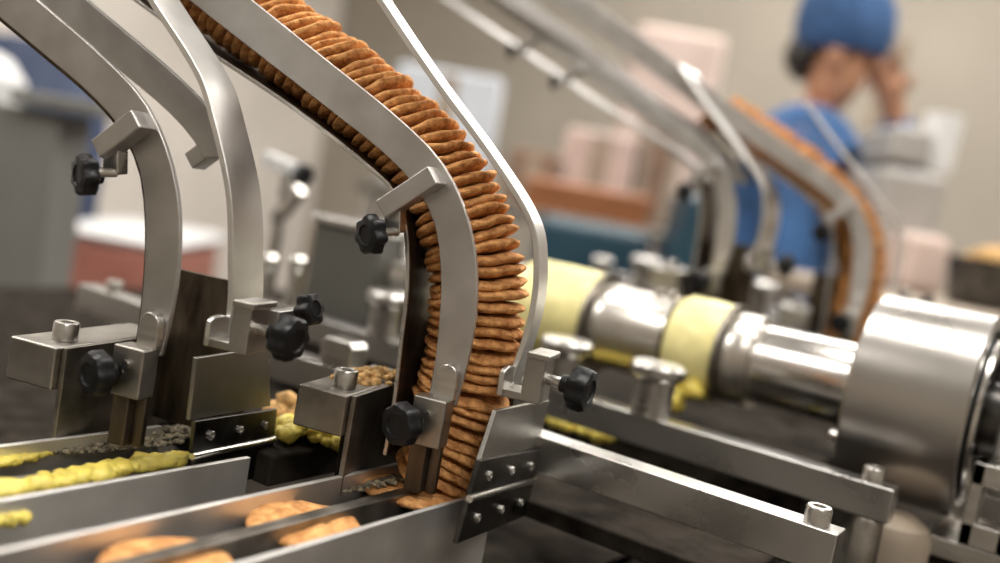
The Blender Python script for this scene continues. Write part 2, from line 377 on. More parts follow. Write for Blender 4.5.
# hinged guard plates at the side of each chute
def guard(label, O, pl, hi):
    t = thing('guard_plate', label, 'guard plate', O, YAW)
    h0 = .0290
    MB().prism(pl, lambda p: L(h0, p[0], p[1]), lambda p: L(h0 + .0025, p[0], p[1])).build('plate', 'guard', t, 0.0005)
    (na, va), (nb, vb), dv, s = hi                # near and far end of the hinge line, leaf height, slant
    def leaf(z0, z1, nm):
        q = [(na + s * z0, va + z0), (nb + s * z0, vb + z0), (nb + s * z1, vb + z1), (na + s * z1, va + z1)]
        return MB().prism(q, lambda p: L(h0 + .0026, p[0], p[1]), lambda p: L(h0 + .0052, p[0], p[1])).build('hinge_leaf', 'dark', t, 0.0005)
    up = leaf(.0012, dv, 1); lo = leaf(-dv * 1.15, -.0012, 2)
    MB().cyl(L(h0 + .005, na, va), L(h0 + .005, nb, vb), .0019, seg=14).build('hinge_pin', 'polished', t)
    for q, z in ((up, dv * .52), (lo, -dv * .62)):
        for f in (.18, .52, .84):
            n_ = na + (nb - na) * f + s * z; v_ = va + (vb - va) * f + z
            screw_mb(L(h0 + .005, n_, v_), L(1, 0, 0), .0024, .0016).build('screw', 'steel', q)
    return t
guard('grey guard plate hinged beside the empty left chute', O1, [(.030, .0515), (.0235 - .060, .0505), (-.049, .0145), (.0285, .0195)], ((.0255, .0010), (-.054, -.0055), .0185, .10))
guard('slanted guard plate hinged beside the biscuit-filled front chute', O2, [(.0315, .0513), (-.076, .0405), (-.070, .013), (.0470, .0235)], ((.0600, .0125), (-.064, -.0070), .0180, -.35))

# mounting blocks left of each chute
def block(label, O, cap='clamp'):
    t = thing('mounting_block', label, 'mounting block', O, YAW)
    MB().box(L(-.0430, .046, -.010), L(-.0400, -.045, .0440)).build('side_plate', 'worn', t, 0.0006)
    MB().box(L(-.0720, .050, .0220), L(-.0432, -.040, .0440)).build('cap_block', cap, t, 0.0012)
    MB().box(L(-.0530, .030, -.040), L(-.0440, -.035, .0218)).build('pedestal', 'grime', t, 0.001)
    screw_mb(L(-.0545, .0315, .0440), (0, 0, 1), .0064, .0095).build('cap_screw', 'steel', t, 0.0003)
    return t
block('steel mounting block with cap screw left of the empty front chute', O1 + HV * .0075)
block('steel mounting block with crumbs on top left of the biscuit-filled front chute', O2, 'worn')
block('blurred mounting block behind the shaft at the empty far chute', O3)
block('blurred mounting block behind the shaft at the full far chute', O4)

# ------------------------------------------------------------------ biscuits
def biscuit_mesh(seed):
    bm = bmesh.new(); r = .0270; th = .0060
    prof = [(0, th * .5), (r * .35, th * .52), (r * .65, th * .5), (r * .74, th * .49), (r * .86, th * .40), (r * .945, th * .26), (r * .99, th * .09), (r * .99, -th * .10), (r * .94, -th * .27), (r * .855, -th * .41), (r * .73, -th * .49), (r * .5, -th * .5), (0, -th * .5)]
    seg = 40; rings = []
    for k, (rr, z) in enumerate(prof):
        if rr == 0: rings.append([bm.verts.new((0, 0, z))]); continue
        ring = []
        for i in range(seg):
            a = 2 * math.pi * i / seg; q = Vector((math.cos(a), math.sin(a), 0))
            w_ = 1 + .014 * noise.noise(q * 1.6 + Vector((seed, 0, 0))) + .010 * noise.noise(q * 6 + Vector((seed, 3, z * 300)))
            dz = .0015 * noise.noise(q * (1.3 + rr * 40) + Vector((0, seed, 0))) + .0005 * noise.noise(q * 5 * (rr / r + .2) + Vector((seed * 2, 0, 7 + k)))
            ring.append(bm.verts.new((q.x * rr * w_, q.y * rr * w_, z + dz)))
        rings.append(ring)
    for A, B in zip(rings, rings[1:]):
        for i in range(seg):
            j = (i + 1) % seg
            if len(A) == 1: bm.faces.new([A[0], B[i], B[j]])
            elif len(B) == 1: bm.faces.new([A[j], A[i], B[0]])
            else: bm.faces.new([A[i], B[i], B[j], A[j]])
    bmesh.ops.recalc_face_normals(bm, faces=bm.faces)
    me = bpy.data.meshes.new('biscuit'); bm.to_mesh(me); bm.free(); me.materials.append(MT['biscuit'])
    for p in me.polygons: p.use_smooth = True
    return me
BIS = [biscuit_mesh(3.7 * i + 1) for i in range(6)]
ORD = 'zeroth first second third fourth fifth sixth seventh eighth ninth tenth eleventh twelfth thirteenth fourteenth fifteenth sixteenth seventeenth eighteenth nineteenth'.split()
TENS = {20: 'twent', 30: 'thirt', 40: 'fort', 50: 'fift', 60: 'sixt', 70: 'sevent'}
def ordinal(n):
    if n < 20: return ORD[n]
    t = n // 10 * 10
    return TENS[t] + 'ieth' if n == t else TENS[t] + 'y-' + ORD[n - t]
CEN = spline(P_CEN, 600)
ARC = [0.0]
for a, b in zip(CEN, CEN[1:]): ARC.append(ARC[-1] + (b - a).length)
def cpos(s):
    for i in range(len(ARC) - 1):
        if ARC[i + 1] >= s: break
    t = (CEN[min(i + 6, 599)] - CEN[max(i - 6, 0)]).normalized()
    return CEN[i], t
def stack(O, count, where, group, rs):
    rnd = random.Random(rs); s = 0.002
    for k in range(count):
        p, t = cpos(s)
        lean = -24 * max(0, min(1, (s - .135) / .06)) - 15 * max(0, min(1, (.085 - s) / .055)) + rnd.uniform(-3, 3)
        a = math.atan2(t.y, t.x) - math.pi / 2 + R(lean)      # disc normal in the chute plane
        nrm = Vector((math.cos(a + math.pi / 2), math.sin(a + math.pi / 2)))
        up = HV * nrm.x + Vector((0, 0, nrm.y)) + NV * rnd.uniform(-.06, .06)
        up.normalize(); x = HV - up * HV.dot(up); x.normalize(); y = up.cross(x)
        m = Matrix((x, y, up)).transposed().to_4x4() @ Matrix.Rotation(rnd.uniform(0, 6.28), 4, 'Z')
        jit = rnd.uniform(-.0011, .0011) + (.0015 if rnd.random() < .08 else 0)
        c = O + HV * (p.x + jit * (-t.y)) + Vector((0, 0, p.y + jit * t.x)) + NV * rnd.uniform(-.001, .001)
        o = bpy.data.objects.new('biscuit', BIS[rnd.randrange(6)]); COL.objects.link(o)
        m.translation = c; o.matrix_world = m
        tag(o, 'round brown biscuit in %s, %s up from the bottom' % (where, ordinal(k + 1)), 'biscuit', group)
        s += .0057 + .0011 * max(0, min(1, (s - .12) / .06)) + rnd.uniform(-.0004, .0004)
        if s > .42: break
stack(O2, 66, 'the full front chute', 'biscuits stacked in the front chute', 5)
stack(O4, 56, 'the blurred far chute', 'biscuits stacked in the far chute', 9)

# ------------------------------------------------------------------ troughs
def trough(label, x0, x1, y0, y1, ztop, zf, zlo, strips, wallmat):
    t = thing('trough', label, 'trough', ((x0 + x1) / 2, (y0 + y1) / 2, 0.90))
    o = t.location.copy()
    def P(mb, nm, m, bv=.0006):
        q = mb.build(nm, m, None, bv); q.parent = t; q.location = -o; return q
    P(MB().box((x1, y0, zlo), (x1 + .0032, y1, ztop)), 'side_wall', wallmat)
    P(MB().box((x0 - .0032, y0, zlo), (x0, y1 - .01, ztop + .001)), 'side_wall', wallmat)
    P(MB().box((x0, y0, zf - .003), (x1, y1, zf)), 'bottom', 'dark')
    for a, b, zt in strips:
        P(MB().box((a, y0, zf + .0005), (b, y1 - .012, zt)), 'guide_strip', 'steel' if b - a < .005 else 'worn')
    P(MB().box((x0, y0 + .2, .90), (x1, y0 + .23, zf - .003)), 'support', 'grime'); P(MB().box((x0, y1 - .13, .90), (x1, y1 - .10, zf - .003)), 'support', 'grime')
    return t
trough('near steel trough carrying flat biscuits away from the full chute', -.0300, .0205, -.52, .010, 1.000, .984, .952, [(-.0060, .0018, .9995), (.0085, .0110, .9885)], 'trough')
trough('left steel trough with yellow cream along its wall', -.138, -.0802, -.58, -.075, 1.000, .984, .940, [(-.116, -.104, .9940)], 'trough')

def flat(px, py, z, label, k):
    c = on(px, py, 2, z); o = bpy.data.objects.new('biscuit', BIS[k]); COL.objects.link(o)
    o.location = c; o.rotation_euler = (R(random.uniform(-3, 3)), R(random.uniform(-2, 2)), k)
    tag(o, label, 'biscuit', 'biscuits lying flat in the near trough')
    return o
flat(412, 491, .9950, 'flat biscuit in the near trough right at the foot of the stack', 0)
flat(304, 524, .9925, 'flat biscuit in the near trough, middle one of the three', 1)
flat(168, 566, .9925, 'flat biscuit in the near trough cut by the lower picture edge', 2)

# ------------------------------------------------------------------ crossbars
def bar_thing(label, x0, x1, y, zt, screws, wd=.018, ht=.022):
    t = thing('crossbar', label, 'crossbar', (x1, y, zt - ht)); o = t.location.copy()
    b = MB().box((x0, y, zt - ht), (x1, y + wd, zt)).build('bar', 'alu', None, .0009); b.parent = t; b.location = -o
    for x in screws:
        s = screw_mb((x, y + wd * .5, zt), (0, 0, 1), .0068, .0095).build('cap_screw', 'steel', None, .0003); s.parent = t; s.location = -o
    return t
bar_thing('near steel crossbar with cap screws at its ends', -.455, .1905, .070, 1.020, (.177, -.418))
bar_thing('far steel crossbar carrying the round standoffs', -.40, .1895, .208, 1.020, (.174,))
bar_thing('near blurred crossbar behind the cream-smeared shaft', -.40, .20, .745, 1.066, (.1,))
bar_thing('far blurred crossbar behind the cream-smeared shaft', -.40, .20, .883, 1.066, ())

def post(label, x, y, z0, z1, r, m='steel'):
    o = MB().lathe([(0, z0), (r * 1.35, z0), (r * 1.35, z0 + .012), (r, z0 + .016), (r, z1 - .002), (r * .9, z1), (0, z1)], (x, y, 0), (0, 0, 1), 28).build('support_post', m, None, origin=(x, y, z0))
    tag(o, label, 'post'); return o
post('round steel post under the end of the far crossbar', .177, .217, .90, .9975, .0095, 'worn')
post('round steel post under the end of the near crossbar', .168, .079, .90, .9975, .0085, 'dark')
post('round steel post under the near crossbar behind the left chute', -.30, .079, .90, .9975, .010, 'dark')
post('round steel post under the far crossbar at its left end', -.34, .217, .90, .9975, .010, 'dark')
post('post under the near blurred crossbar', -.20, .754, .985, 1.0435, .010, 'dark')
post('post under the far blurred crossbar', -.20, .892, .90, 1.0435, .010, 'dark')

def standoff(label, x, y, z, k=1.15, group=None):
    r = .0125 * k
    o = MB().lathe([(0, 0), (r, 0), (r, .020 * k), (r * 1.05, .023 * k), (r * 1.38, .026 * k), (r * 1.40, .031 * k), (r * 1.25, .0335 * k), (0, .0345 * k)], (x, y, z), (0, 0, 1), 32).build('standoff', 'steel', None, origin=(x, y, z))
    tag(o, label, 'standoff', group); return o
standoff('round flat-topped standoff on the far crossbar right of the full chute', .0165, .217, 1.020)
standoff('round standoff on the far crossbar half hidden by the full chute clamp', -.060, .217, 1.020)
standoff('round standoff on the far crossbar left of the full chute', -.236, .217, 1.020)
for (px, py, lab) in ((655, 216, 'blurred standoff behind the first cream ring'), (770, 246, 'blurred standoff between the two far chutes'), (606, 245, 'small blurred standoff left behind the first cream ring'), (830, 282, 'blurred pale standoff left of the full far chute')):
    c = on(px, py, 1, .754)
    k = .8 if 'small' in lab or 'pale' in lab else 1.15
    standoff(lab, c.x, .754, 1.066, k)
# inverted L bracket on the near crossbar
br = MB(); br.prism([(-.014, 0), (.014, 0), (.014, .016), (.011, .020), (-.011, .020), (-.014, .016)], lambda p: (-.158 + p[0], .0700, 1.020 + p[1]), lambda p: (-.158 + p[0], .088, 1.020 + p[1]))
tag(br.build('bracket', 'steel', None, .0015, origin=(-.158, .079, 1.020)), 'round-shouldered steel bracket on the near crossbar left of the full chute', 'bracket')

# ------------------------------------------------------------------ stencil shaft and drum
SY, SZ = .32, 1.0625
sh = thing('stencil_shaft', 'horizontal steel shaft with yellow cream rings', 'shaft', (0, SY, SZ - .045))
def ring(x0, x1, prof, nm, m, seg=48, rf=None):
    return MB().lathe([(r, x) for r, x in prof], (0, 0, .045), (1, 0, 0), seg, rf).build(nm, m, sh, smooth=40)
ring(0, 0, [(0, -.282), (.027, -.282), (.027, .23), (0, .23)], 'shaft_core', 'dark')
ring(0, 0, [(.027, .055), (.0305, .055), (.0315, .057), (.0315, .150), (.027, .150)], 'sleeve', 'polished')
for x0, x1 in ((-.083, -.016), (.033, .055), (-.250, -.165)):
    ring(0, 0, [(.027, x0), (.0345, x0), (.0362, x0 + .003), (.0362, x0 + .012), (.0352, x0 + .014), (.0352, x1 - .006), (.0368, x1 - .005), (.0368, x1), (.027, x1)], 'sleeve', 'sleeve')
def wob(a, k): return 1 + .010 * math.sin(5 * a + k) + .006 * math.sin(11 * a + 2 * k)
for x0, x1, rr in ((-.160, -.086, .0435), (-.012, .030, .0410)):
    ring(0, 0, [(.027, x0), (rr - .003, x0), (rr - .0005, x0 + .004), (rr, x0 + .02), (rr + .0004, (x0 + x1) / 2), (rr - .001, x1 - .006), (rr - .003, x1), (.027, x1)], 'cream_ring', 'palecream', 64, wob)
    ring(0, 0, [(.027, x1), (rr + .0005, x1), (rr + .0005, x1 + .0025), (.027, x1 + .0025)], 'flange', 'worn')
for i, x in enumerate((-.024, -.036)):
    screw_mb(Vector((x, -.004, .045 + .0350)), (0, -.1, 1), .0045, .006).build('set_screw', 'polished', sh)
MB().lathe([(.0318, .0), (.0326, .001), (.0326, .006), (.0318, .007)], (.0345, 0, .045), (1, 0, 0), 40).build('cream_streak', 'palecream', sh)

dr = thing('drum', 'large brushed steel drum at the right end of the shaft', 'drum', (.178, SY, SZ - .075))
def dring(prof, nm, m, seg=72): return MB().lathe([(r, x - .178) for r, x in prof], (0, 0, .075), (1, 0, 0), seg).build(nm, m, dr, smooth=40)
dring([(.0285, .138), (.0705, .138), (.0720, .1395), (.0720, .2135), (.0705, .215), (.0630, .215), (.0620, .2060), (.0285, .2060)], 'shell', 'drum')
dring([(.0282, .2065), (.0610, .2065), (.0610, .2120), (.054, .2150), (.054, .2170), (.0282, .2170)], 'end_seal', 'rubber')
dring([(.0440, .2171), (.0560, .2171), (.0560, .2200), (.0440, .2200)], 'retaining_ring', 'polished')
for a in range(6):
    q = Vector((.217 - .178, .050 * math.cos(a * 1.047 + .3), .075 + .050 * math.sin(a * 1.047 + .3)))
    screw_mb(q, (1, 0, 0), .004, .004).build('screw', 'dark', dr)
screw_mb(Vector((.138 - .178, -.056, .046)), (-1, 0, 0), .004, .006).build('screw', 'polished', dr)
# bearing pedestal beyond the drum
bp = thing('bearing_pedestal', 'grey steel bearing pedestal at the far end of the drum', 'bearing pedestal', (.262, .30, .90))
PS = Vector((-.016, 0, .032))
def BP(mb, nm, m, bv=.001):
    q = mb.build(nm, m, None, bv); q.parent = bp; q.location = PS * (0 if nm == 'pedestal_block' else 1) - bp.location; return q
BP(MB().box((.246, .292, .985), (.272, .372, 1.110)), 'housing', 'greymach', .004)
arm = MB(); arm.box((.222, .262, .942), (.290, .330, .955)); BP(arm, 'base_flange', 'steel')
sl = MB(); sl.box((.240, .2620, .955), (.248, .285, 1.010)); sl.box((.262, .2620, .955), (.272, .285, 1.010)); sl.box((.240, .2620, .995), (.272, .285, 1.010)); sl.box((.240, .2620, .955), (.272, .285, .970))
BP(sl, 'slotted_post', 'steel')
BP(MB().box((.208, .268, .90), (.290, .330, .973)), 'pedestal_block', 'grime')
BP(screw_mb((.256, .274, 1.010), (0, 0, 1), .006, .006), 'cap_screw', 'polished', .0002)
tb = MB(); tb.lathe([(0, 0), (.024, 0), (.024, .080), (.021, .088), (.012, .094), (0, .094)], (.186, .262, .90), (0, 0, 1), 28)
tag(tb.build('bushing', 'tan', None, origin=(.186, .262, .90)), 'stubby brown bushing below the drum behind the crossbar end', 'bushing')

# drive box left of the shaft behind the front chutes
gb = thing('gearbox', 'dark grey drive box at the left end of the shaft', 'gearbox', (-.30, .36, .985))
gb.location = (-.344, .27, .985); c = Vector((0, 0, 1.098))
MB().box((-.042, 0, 0), (.042, .10, .113)).build('housing', 'gearpaint', gb, .003)
MB().box((-.046, -.004, .113), (.046, .104, .121)).build('lid', 'steel', gb, .002)
MB().box((-.058, .01, 0), (-.042, .03, .108)).build('side_bracket', 'tan', gb, .002)
MB().cyl((.042, .05, SZ - .985), (.092, .05, SZ - .985), .037, seg=36).build('shaft_cover', 'polished', gb)
c2 = on(280, 164, 1, .32)
hd = thing('clamp_handle', 'steel clamp handle with painted-on white shine and black end above the drive box', 'clamp handle', (c2.x, .32, c2.z - .02))
MB().obox((0, 0, .020), (.021, 0, -.0035), (0, .007, 0), (.001, 0, .0075)).build('handle', 'white', hd, .002)  # white colour stands in for the reflection on the bare metal
knob_mb((.026, 0, .0145), (1, 0, -.15), .0115, .016, 6, .1).build('knob', 'black', hd, smooth=50)
MB().cyl((.012, 0, -(c2.z - .02 - (c.z + .008))), (.012, 0, .016), .0055).build('stem', 'steel', hd)
for px, py, yy, lab in ((288, 205, .36, 'bright blurred steel lever between the left chute and drive box'), ):
    q = on(px, py, 1, yy); lv = MB(); lv.obox((0, 0, 0), (.016, 0, .020), (0, .006, 0), (-.006, 0, .005))
    lv.box((-.018, -.006, -(q.z - .985)), (-.006, .006, -.008))
    o = lv.build('lever', 'polished', None, .002); o.location = q; tag(o, lab, 'lever')
for px, py, lab in ((270, 262, 'upper of two bright cap nuts behind the left chute'), (298, 264, 'lower right of two bright cap nuts behind the left chute')):
    q = on(px, py, 1, .217)
    o = MB().lathe([(0, 0), (.0075, 0), (.0075, q.z - 1.020 - .006), (.009, q.z - 1.020 - .004), (.009, q.z - 1.020 + .004), (.006, q.z - 1.020 + .008), (0, q.z - 1.020 + .009)], (q.x, .217, 1.020), (0, 0, 1), 24).build('cap_nut', 'polished', None, origin=(q.x, .217, 1.020))
    tag(o, lab, 'nut')

# ------------------------------------------------------------------ cream and crumbs
def smear(name, pts, rad, m, label, seedv, cat='cream', squash=.6, n=26):
    mb = MB(); C = spline(pts, n)
    for i, p in enumerate(C):
        rr = rad * (0.75 + .5 * random.random())
        mb.lump(p, rr, 2, .5, 1.6, (1.2, 1.2, squash), seedv + i * .37)
        for q in range(2): mb.lump(p + Vector((random.uniform(-.010, .003), random.uniform(-.006, .006), -.001)), rr * random.uniform(.35, .75), 2, .5, 1.6, (1, 1, .7), seedv + q + i * .7)
    o = mb.build(name, m, None, smooth=180, origin=C[0]); tag(o, label, cat, None, 'stuff'); return o
smear('cream_streak', [on(-10, 492, 2, .992), on(60, 480, 2, .993), on(120, 468, 2, .994), on(180, 458, 2, .995)], .0058, 'cream', 'long yellow cream streak along the left trough wall', 1)
smear('cream_streak', [on(-10, 464, 2, .994), on(30, 456, 2, .994), on(62, 448, 2, .994)], .0035, 'cream', 'short yellow cream streak at the far side of the left trough', 2, n=12)
def pile(name, cxy, spread, n, r, m, label, cat, seed, sq=.8):
    mb = MB(); rnd = random.Random(seed)
    for i in range(n):
        a = rnd.uniform(0, 6.28); d = math.sqrt(rnd.random())
        p = Vector(cxy) + Vector((math.cos(a) * d * spread[0], math.sin(a) * d * spread[1], spread[2] * (1 - d) * rnd.random()))
        mb.lump(p, r * rnd.uniform(.5, 1.3), 2, .5, 1.7, (1, 1, sq), seed + i)
    o = mb.build(name, m, None, smooth=180, origin=cxy); tag(o, label, cat, None, 'stuff'); return o
# ledge between the lanes that catches crumbs
lg = MB().box((-.210, -.050, .976), (-.086, .066, .994)).build('catch_tray', 'grime', None, .002, origin=(-.15, .01, .976)); tag(lg, 'dark catch tray between the two front chutes heaped with cream', 'tray')
lg2 = MB().box((-.03, .094, .960), (.14, .200, .972)).build('catch_tray', 'grime', None, .002, origin=(.05, .15, .960)); tag(lg2, 'dark catch tray between the two front crossbars', 'tray')
pile('cream_heap', on(318, 432, 2, .999), (.024, .024, .020), 110, .0050, 'cream', 'yellow cream heap between the left chute and the mounting block', 'cream', 11)
pile('biscuit_crumbs', on(286, 415, 2, 1.002), (.012, .014, .014), 26, .0060, 'crumb', 'broken biscuit lumps on the cream heap between the front chutes', 'crumbs', 12)
pile('cream_heap', on(582, 428, 2, .980), (.030, .018, .026), 70, .0055, 'cream', 'yellow cream lumps between the two front crossbars', 'cream', 13)
mb = MB(); rnd = random.Random(4)
for i in range(14):
    mb.lump(on(686, 392, 1, .29) - sh.location + Vector((rnd.uniform(-.010, .010), rnd.uniform(-.006, .012), rnd.uniform(-.014, .016))), .008 * rnd.uniform(.6, 1.2), 2, .5, 1.7, (1, 1, 1), i)
mb.build('cream_drip', 'cream', sh, smooth=180)
pile('cream_heap', on(700, 556, 2, .905), (.03, .02, .008), 16, .0065, 'cream', 'small yellow cream lumps on the bed below the near crossbar', 'cream', 15)
pile('crumb_paste', on(142, 438, 2, .9945), (.014, .055, .003), 420, .0019, 'greycrumb', 'grey crumb paste on the middle strip of the left trough', 'crumbs', 16, .6)
pile('crumb_paste', on(392, 480, 2, .9995), (.0045, .040, .001), 110, .0016, 'greycrumb', 'grey crumbs along the middle strip of the near trough', 'crumbs', 17, .6)
pile('biscuit_crumbs', W(O2, -.056, -.004, .0440), (.015, .026, .006), 90, .0028, 'crumb', 'pale biscuit crumbs on the mounting block of the front chute', 'crumbs', 18, .7)
pile('biscuit_crumbs', on(360, 515, 2, .986), (.008, .06, .001), 60, .0020, 'crumb', 'scattered biscuit crumbs between the flat biscuits', 'crumbs', 19, .7)
pile('cream_heap', on(2, 523, 0, -.0768), (.0012, .012, .004), 22, .003, 'cream', 'yellow cream dab on the outer wall of the left trough at the left picture edge', 'cream', 20)
rod_i = 0
for x, z, lab in ((.050, .935, 'nearest dark drive rod under the near crossbar'), (.080, .925, 'middle dark drive rod under the near crossbar'), (.112, .940, 'far right dark drive rod under the near crossbar')):
    o = MB().cyl((x, .045, z), (x, .34, z), .007, seg=16).build('drive_rod', 'dark', None, origin=(x, .2, z)); tag(o, lab, 'rod')
    s = MB().box((x - .012, .05, .90), (x + .012, .07, z - .002)); s.box((x - .012, .30, .90), (x + .012, .33, z - .002))
    q = s.build('bearing', 'grime', None, .001); q.parent = o; q.location = -o.location

# ------------------------------------------------------------------ background
def boxat(name, px0, px1, pyt, pyb, Z, depth, m, label, cat, bv=.01, lid=None, floor_=False):
    a = at((px0 + px1) / 2, pyt, Z); wd = (px1 - px0) * Z / 1000
    zt = a.z; zb = 0 if floor_ else at((px0 + px1) / 2, pyb, Z).z
    yaw = math.atan2(ZF.y, ZF.x) - math.pi / 2
    t = thing(name, label, cat, (a.x, a.y, zb), yaw)
    MB().box((-wd / 2, 0, 0), (wd / 2, depth, zt - zb)).build('body', m, t, bv)
    if lid: MB().box((-wd / 2 - .01, -.01, zt - zb), (wd / 2 + .01, depth + .01, zt - zb + .03)).build('lid', lid, t, bv)
    return t
# grey cabinet with a slab top at the left
cb = boxat('cabinet', -20, 62, 106, 0, 1.55, .12, 'greypaint', 'grey cabinet pillar with slab top at the left edge', 'cabinet', .006, None, True)
h = at(35, 106, 1.55).z
MB().box((-.01, -.02, h), (.13, .14, h + .022)).build('slab_top', 'greypaint', cb, .004)
# left background
boxat('bin', 56, 170, 244, 0, 2.3, .4, 'red', 'faded red bin on the floor behind the left chute', 'bin', .02, 'white', True)
boxat('carton', -80, 12, 190, 0, 1.85, .25, 'pink', 'pale pink carton stack at the left edge behind the cabinet', 'carton', .01, None, True)
p = at(38, 78, 2.6); bl = thing('barrel', 'navy blue barrel rising behind the grey cabinet', 'barrel', (p.x, p.y, 0))
zt = at(38, 45, 2.6).z
MB().lathe([(0, 0), (.17, 0), (.18, .02), (.185, zt * .32), (.19, zt * .33), (.185, zt * .34), (.185, zt * .66), (.19, zt * .67), (.185, zt * .68), (.18, zt - .03), (.165, zt), (0, zt)], (0, 0, 0), (0, 0, 1), 40).build('body', 'navy', bl)
MB().lathe([(0, zt), (.05, zt), (.05, zt + .015), (0, zt + .015)], (-.08, 0, 0), (0, 0, 1), 20).build('bung', 'navy', bl)
p = at(-34, 90, 1.85); zc = p.z
wc = thing('canister', 'round white canister at the left picture edge', 'canister', (p.x, p.y, 0))
MB().lathe([(0, 0), (.09, 0), (.09, zc - .10), (.10, zc - .06), (.10, zc + .03), (.07, zc + .07), (.03, zc + .085), (0, zc + .085)], (0, 0, 0), (0, 0, 1), 36).build('body', 'white', wc)
# shelving and boxes in the middle distance
def stackrow(items):
    for nm, px0, px1, pyt, pyb, Z, d, m, lab, cat in items: boxat(nm, px0, px1, pyt, pyb, Z, d, m, lab, cat, .012)
yawc = math.atan2(ZF.y, ZF.x) - math.pi / 2
tp = at(560, 214, 2.45)
wt = thing('worktable', 'steel worktable carrying boxes in the blurred background', 'table', (tp.x, tp.y, 0), yawc)
MB().box((-.50, -.02, tp.z - .03), (.30, .55, tp.z)).build('tabletop', 'worn', wt, .004)
for x in (-.46, .26):
    for y in (.02, .50): MB().cyl((x, y, 0), (x, y, tp.z - .03), .02).build('leg', 'steel', wt)
MB().box((-.46, .0, .42), (.26, .52, .44)).build('shelf', 'worn', wt, .004)
def ontable(nm, px0, px1, pyt, off, depth, m, lab, cat, z0=None):
    Z = 2.45 + off; a = at((px0 + px1) / 2, pyt, Z); wd = (px1 - px0) * Z / 1000; z0 = tp.z if z0 is None else z0
    t = thing(nm, lab, cat, (a.x, a.y, z0), yawc)
    MB().box((-wd / 2, 0, 0), (wd / 2, depth, a.z - z0)).build('body', m, t, .012)
    return t, a.z
boxes = [('crate', 528, 652, 186, .02, .16, 'orange', 'orange brown crate at the front of the worktable', 'crate'),
         ('carton', 398, 505, 70, .30, .18, 'bluewhite', 'tall pale blue white carton at the left of the worktable', 'carton'),
         ('carton', 512, 560, 150, .22, .12, 'brown', 'dark brown carton on the worktable behind the orange crate', 'carton'),
         ('carton', 568, 640, 132, .24, .16, 'pink', 'pinkish carton on the worktable behind the orange crate', 'carton'),
         ('carton', 646, 690, 116, .26, .16, 'tan', 'tan carton at the right of the worktable', 'carton')]
for b in boxes:
    t, zt = ontable(*b)
    w2 = (b[2] - b[1]) * (2.45 + b[4]) / 2000
    if b[0] == 'carton': MB().box((-.025, -.0015, 0), (.025, .0005, zt - tp.z - .012)).build('tape', 'tan' if b[6] != 'tan' else 'brown', t)
    else: MB().box((-w2 - .008, -.008, zt - tp.z - .03), (w2 + .008, b[5] + .008, zt - tp.z - .006)).build('rim', 'orange', t, .004)
boxat('bin', 540, 655, 226, 0, 2.2, .20, 'teal', 'dark teal bin on the floor before the worktable', 'bin', .02, None, True)
boxat('bin', 686, 724, 196, 0, 2.0, .20, 'teal', 'narrow dark teal bin standing left of the person', 'bin', .02, None, True)
boxat('carton', 640, 730, 30, 0, 3.2, .3, 'pink', 'tall pinkish carton stack behind the worktable, left of the person', 'carton', .02, None, True)
# right background
gm = boxat('packing_machine', 884, 952, 170, 0, 1.85, .22, 'greymach', 'pale grey packing machine right of the person', 'machine', .02, None, True)
hz = at(905, 170, 2.0).z
MB().box((-.05, .02, hz), (.03, .20, hz + .07)).build('hood', 'greymach', gm, .015)
MB().cyl((.06, .08, hz), (.06, .08, hz + .11), .032, .036).build('funnel', 'white', gm)
boxat('wall_post', 892, 914, 36, 0, 2.9, .08, 'tan', 'narrow tan post behind the pale packing machine', 'post', .004, None, True)
a = at(985, 312, 1.5)
st = thing('side_table', 'low table at the right edge holding a dark pan', 'table', (a.x, a.y, 0), yawc)
MB().box((-.24, -.12, a.z - .03), (.24, .40, a.z)).build('tabletop', 'tan', st, .005)
for x in (-.2, .2):
    for y in (-.08, .36): MB().cyl((x, y, 0), (x, y, a.z - .03), .018).build('leg', 'steel', st)
pc = at(992, 318, 1.62); pr = .085
pn = thing('pan', 'dark round pan of brown biscuits at the right edge', 'pan', (pc.x, pc.y, a.z))
MB().lathe([(0, 0), (pr * .85, 0), (pr, .075), (pr * 1.05, .078), (pr * .96, .074), (pr * .82, .006), (0, .006)], (0, 0, 0), (0, 0, 1), 40).build('bowl', 'dark', pn)
MB().lump((0, 0, .062), .072, 3, .25, 2.5, (1, 1, .55), 4).build('contents', 'crumb', pn, smooth=180)
bc_ = boxat('sack', 905, 950, 268, 330, 1.75, .12, 'pink', 'pale sack beside the dark pan', 'sack', .02)
bc_.location.z = a.z; bc_.children[0].scale.z = 1.0

# ------------------------------------------------------------------ the person
PP = at(768, 300, 2.35); FW = math.atan2(YD.y, YD.x)
PE = thing('person', 'person in blue cap and blue work clothes facing right, one hand at the chin', 'person', (PP.x, PP.y, 0), yawc - R(20))
def skin(name, verts, edges, radii, m, parent, lv=2):
    me = bpy.data.meshes.new(name); me.from_pydata([Vector(v) for v in verts], edges, []); me.materials.append(MT[m])
    o = bpy.data.objects.new(name, me); COL.objects.link(o); o.parent = parent
    sk = o.modifiers.new('skin', 'SKIN'); sk.use_smooth_shade = True
    for i, r in enumerate(radii):
        d = me.skin_vertices[0].data[i]; d.radius = r if isinstance(r, tuple) else (r, r); d.use_root = (i == 0)
    ss = o.modifiers.new('sub', 'SUBSURF'); ss.levels = lv; ss.render_levels = lv
    return o
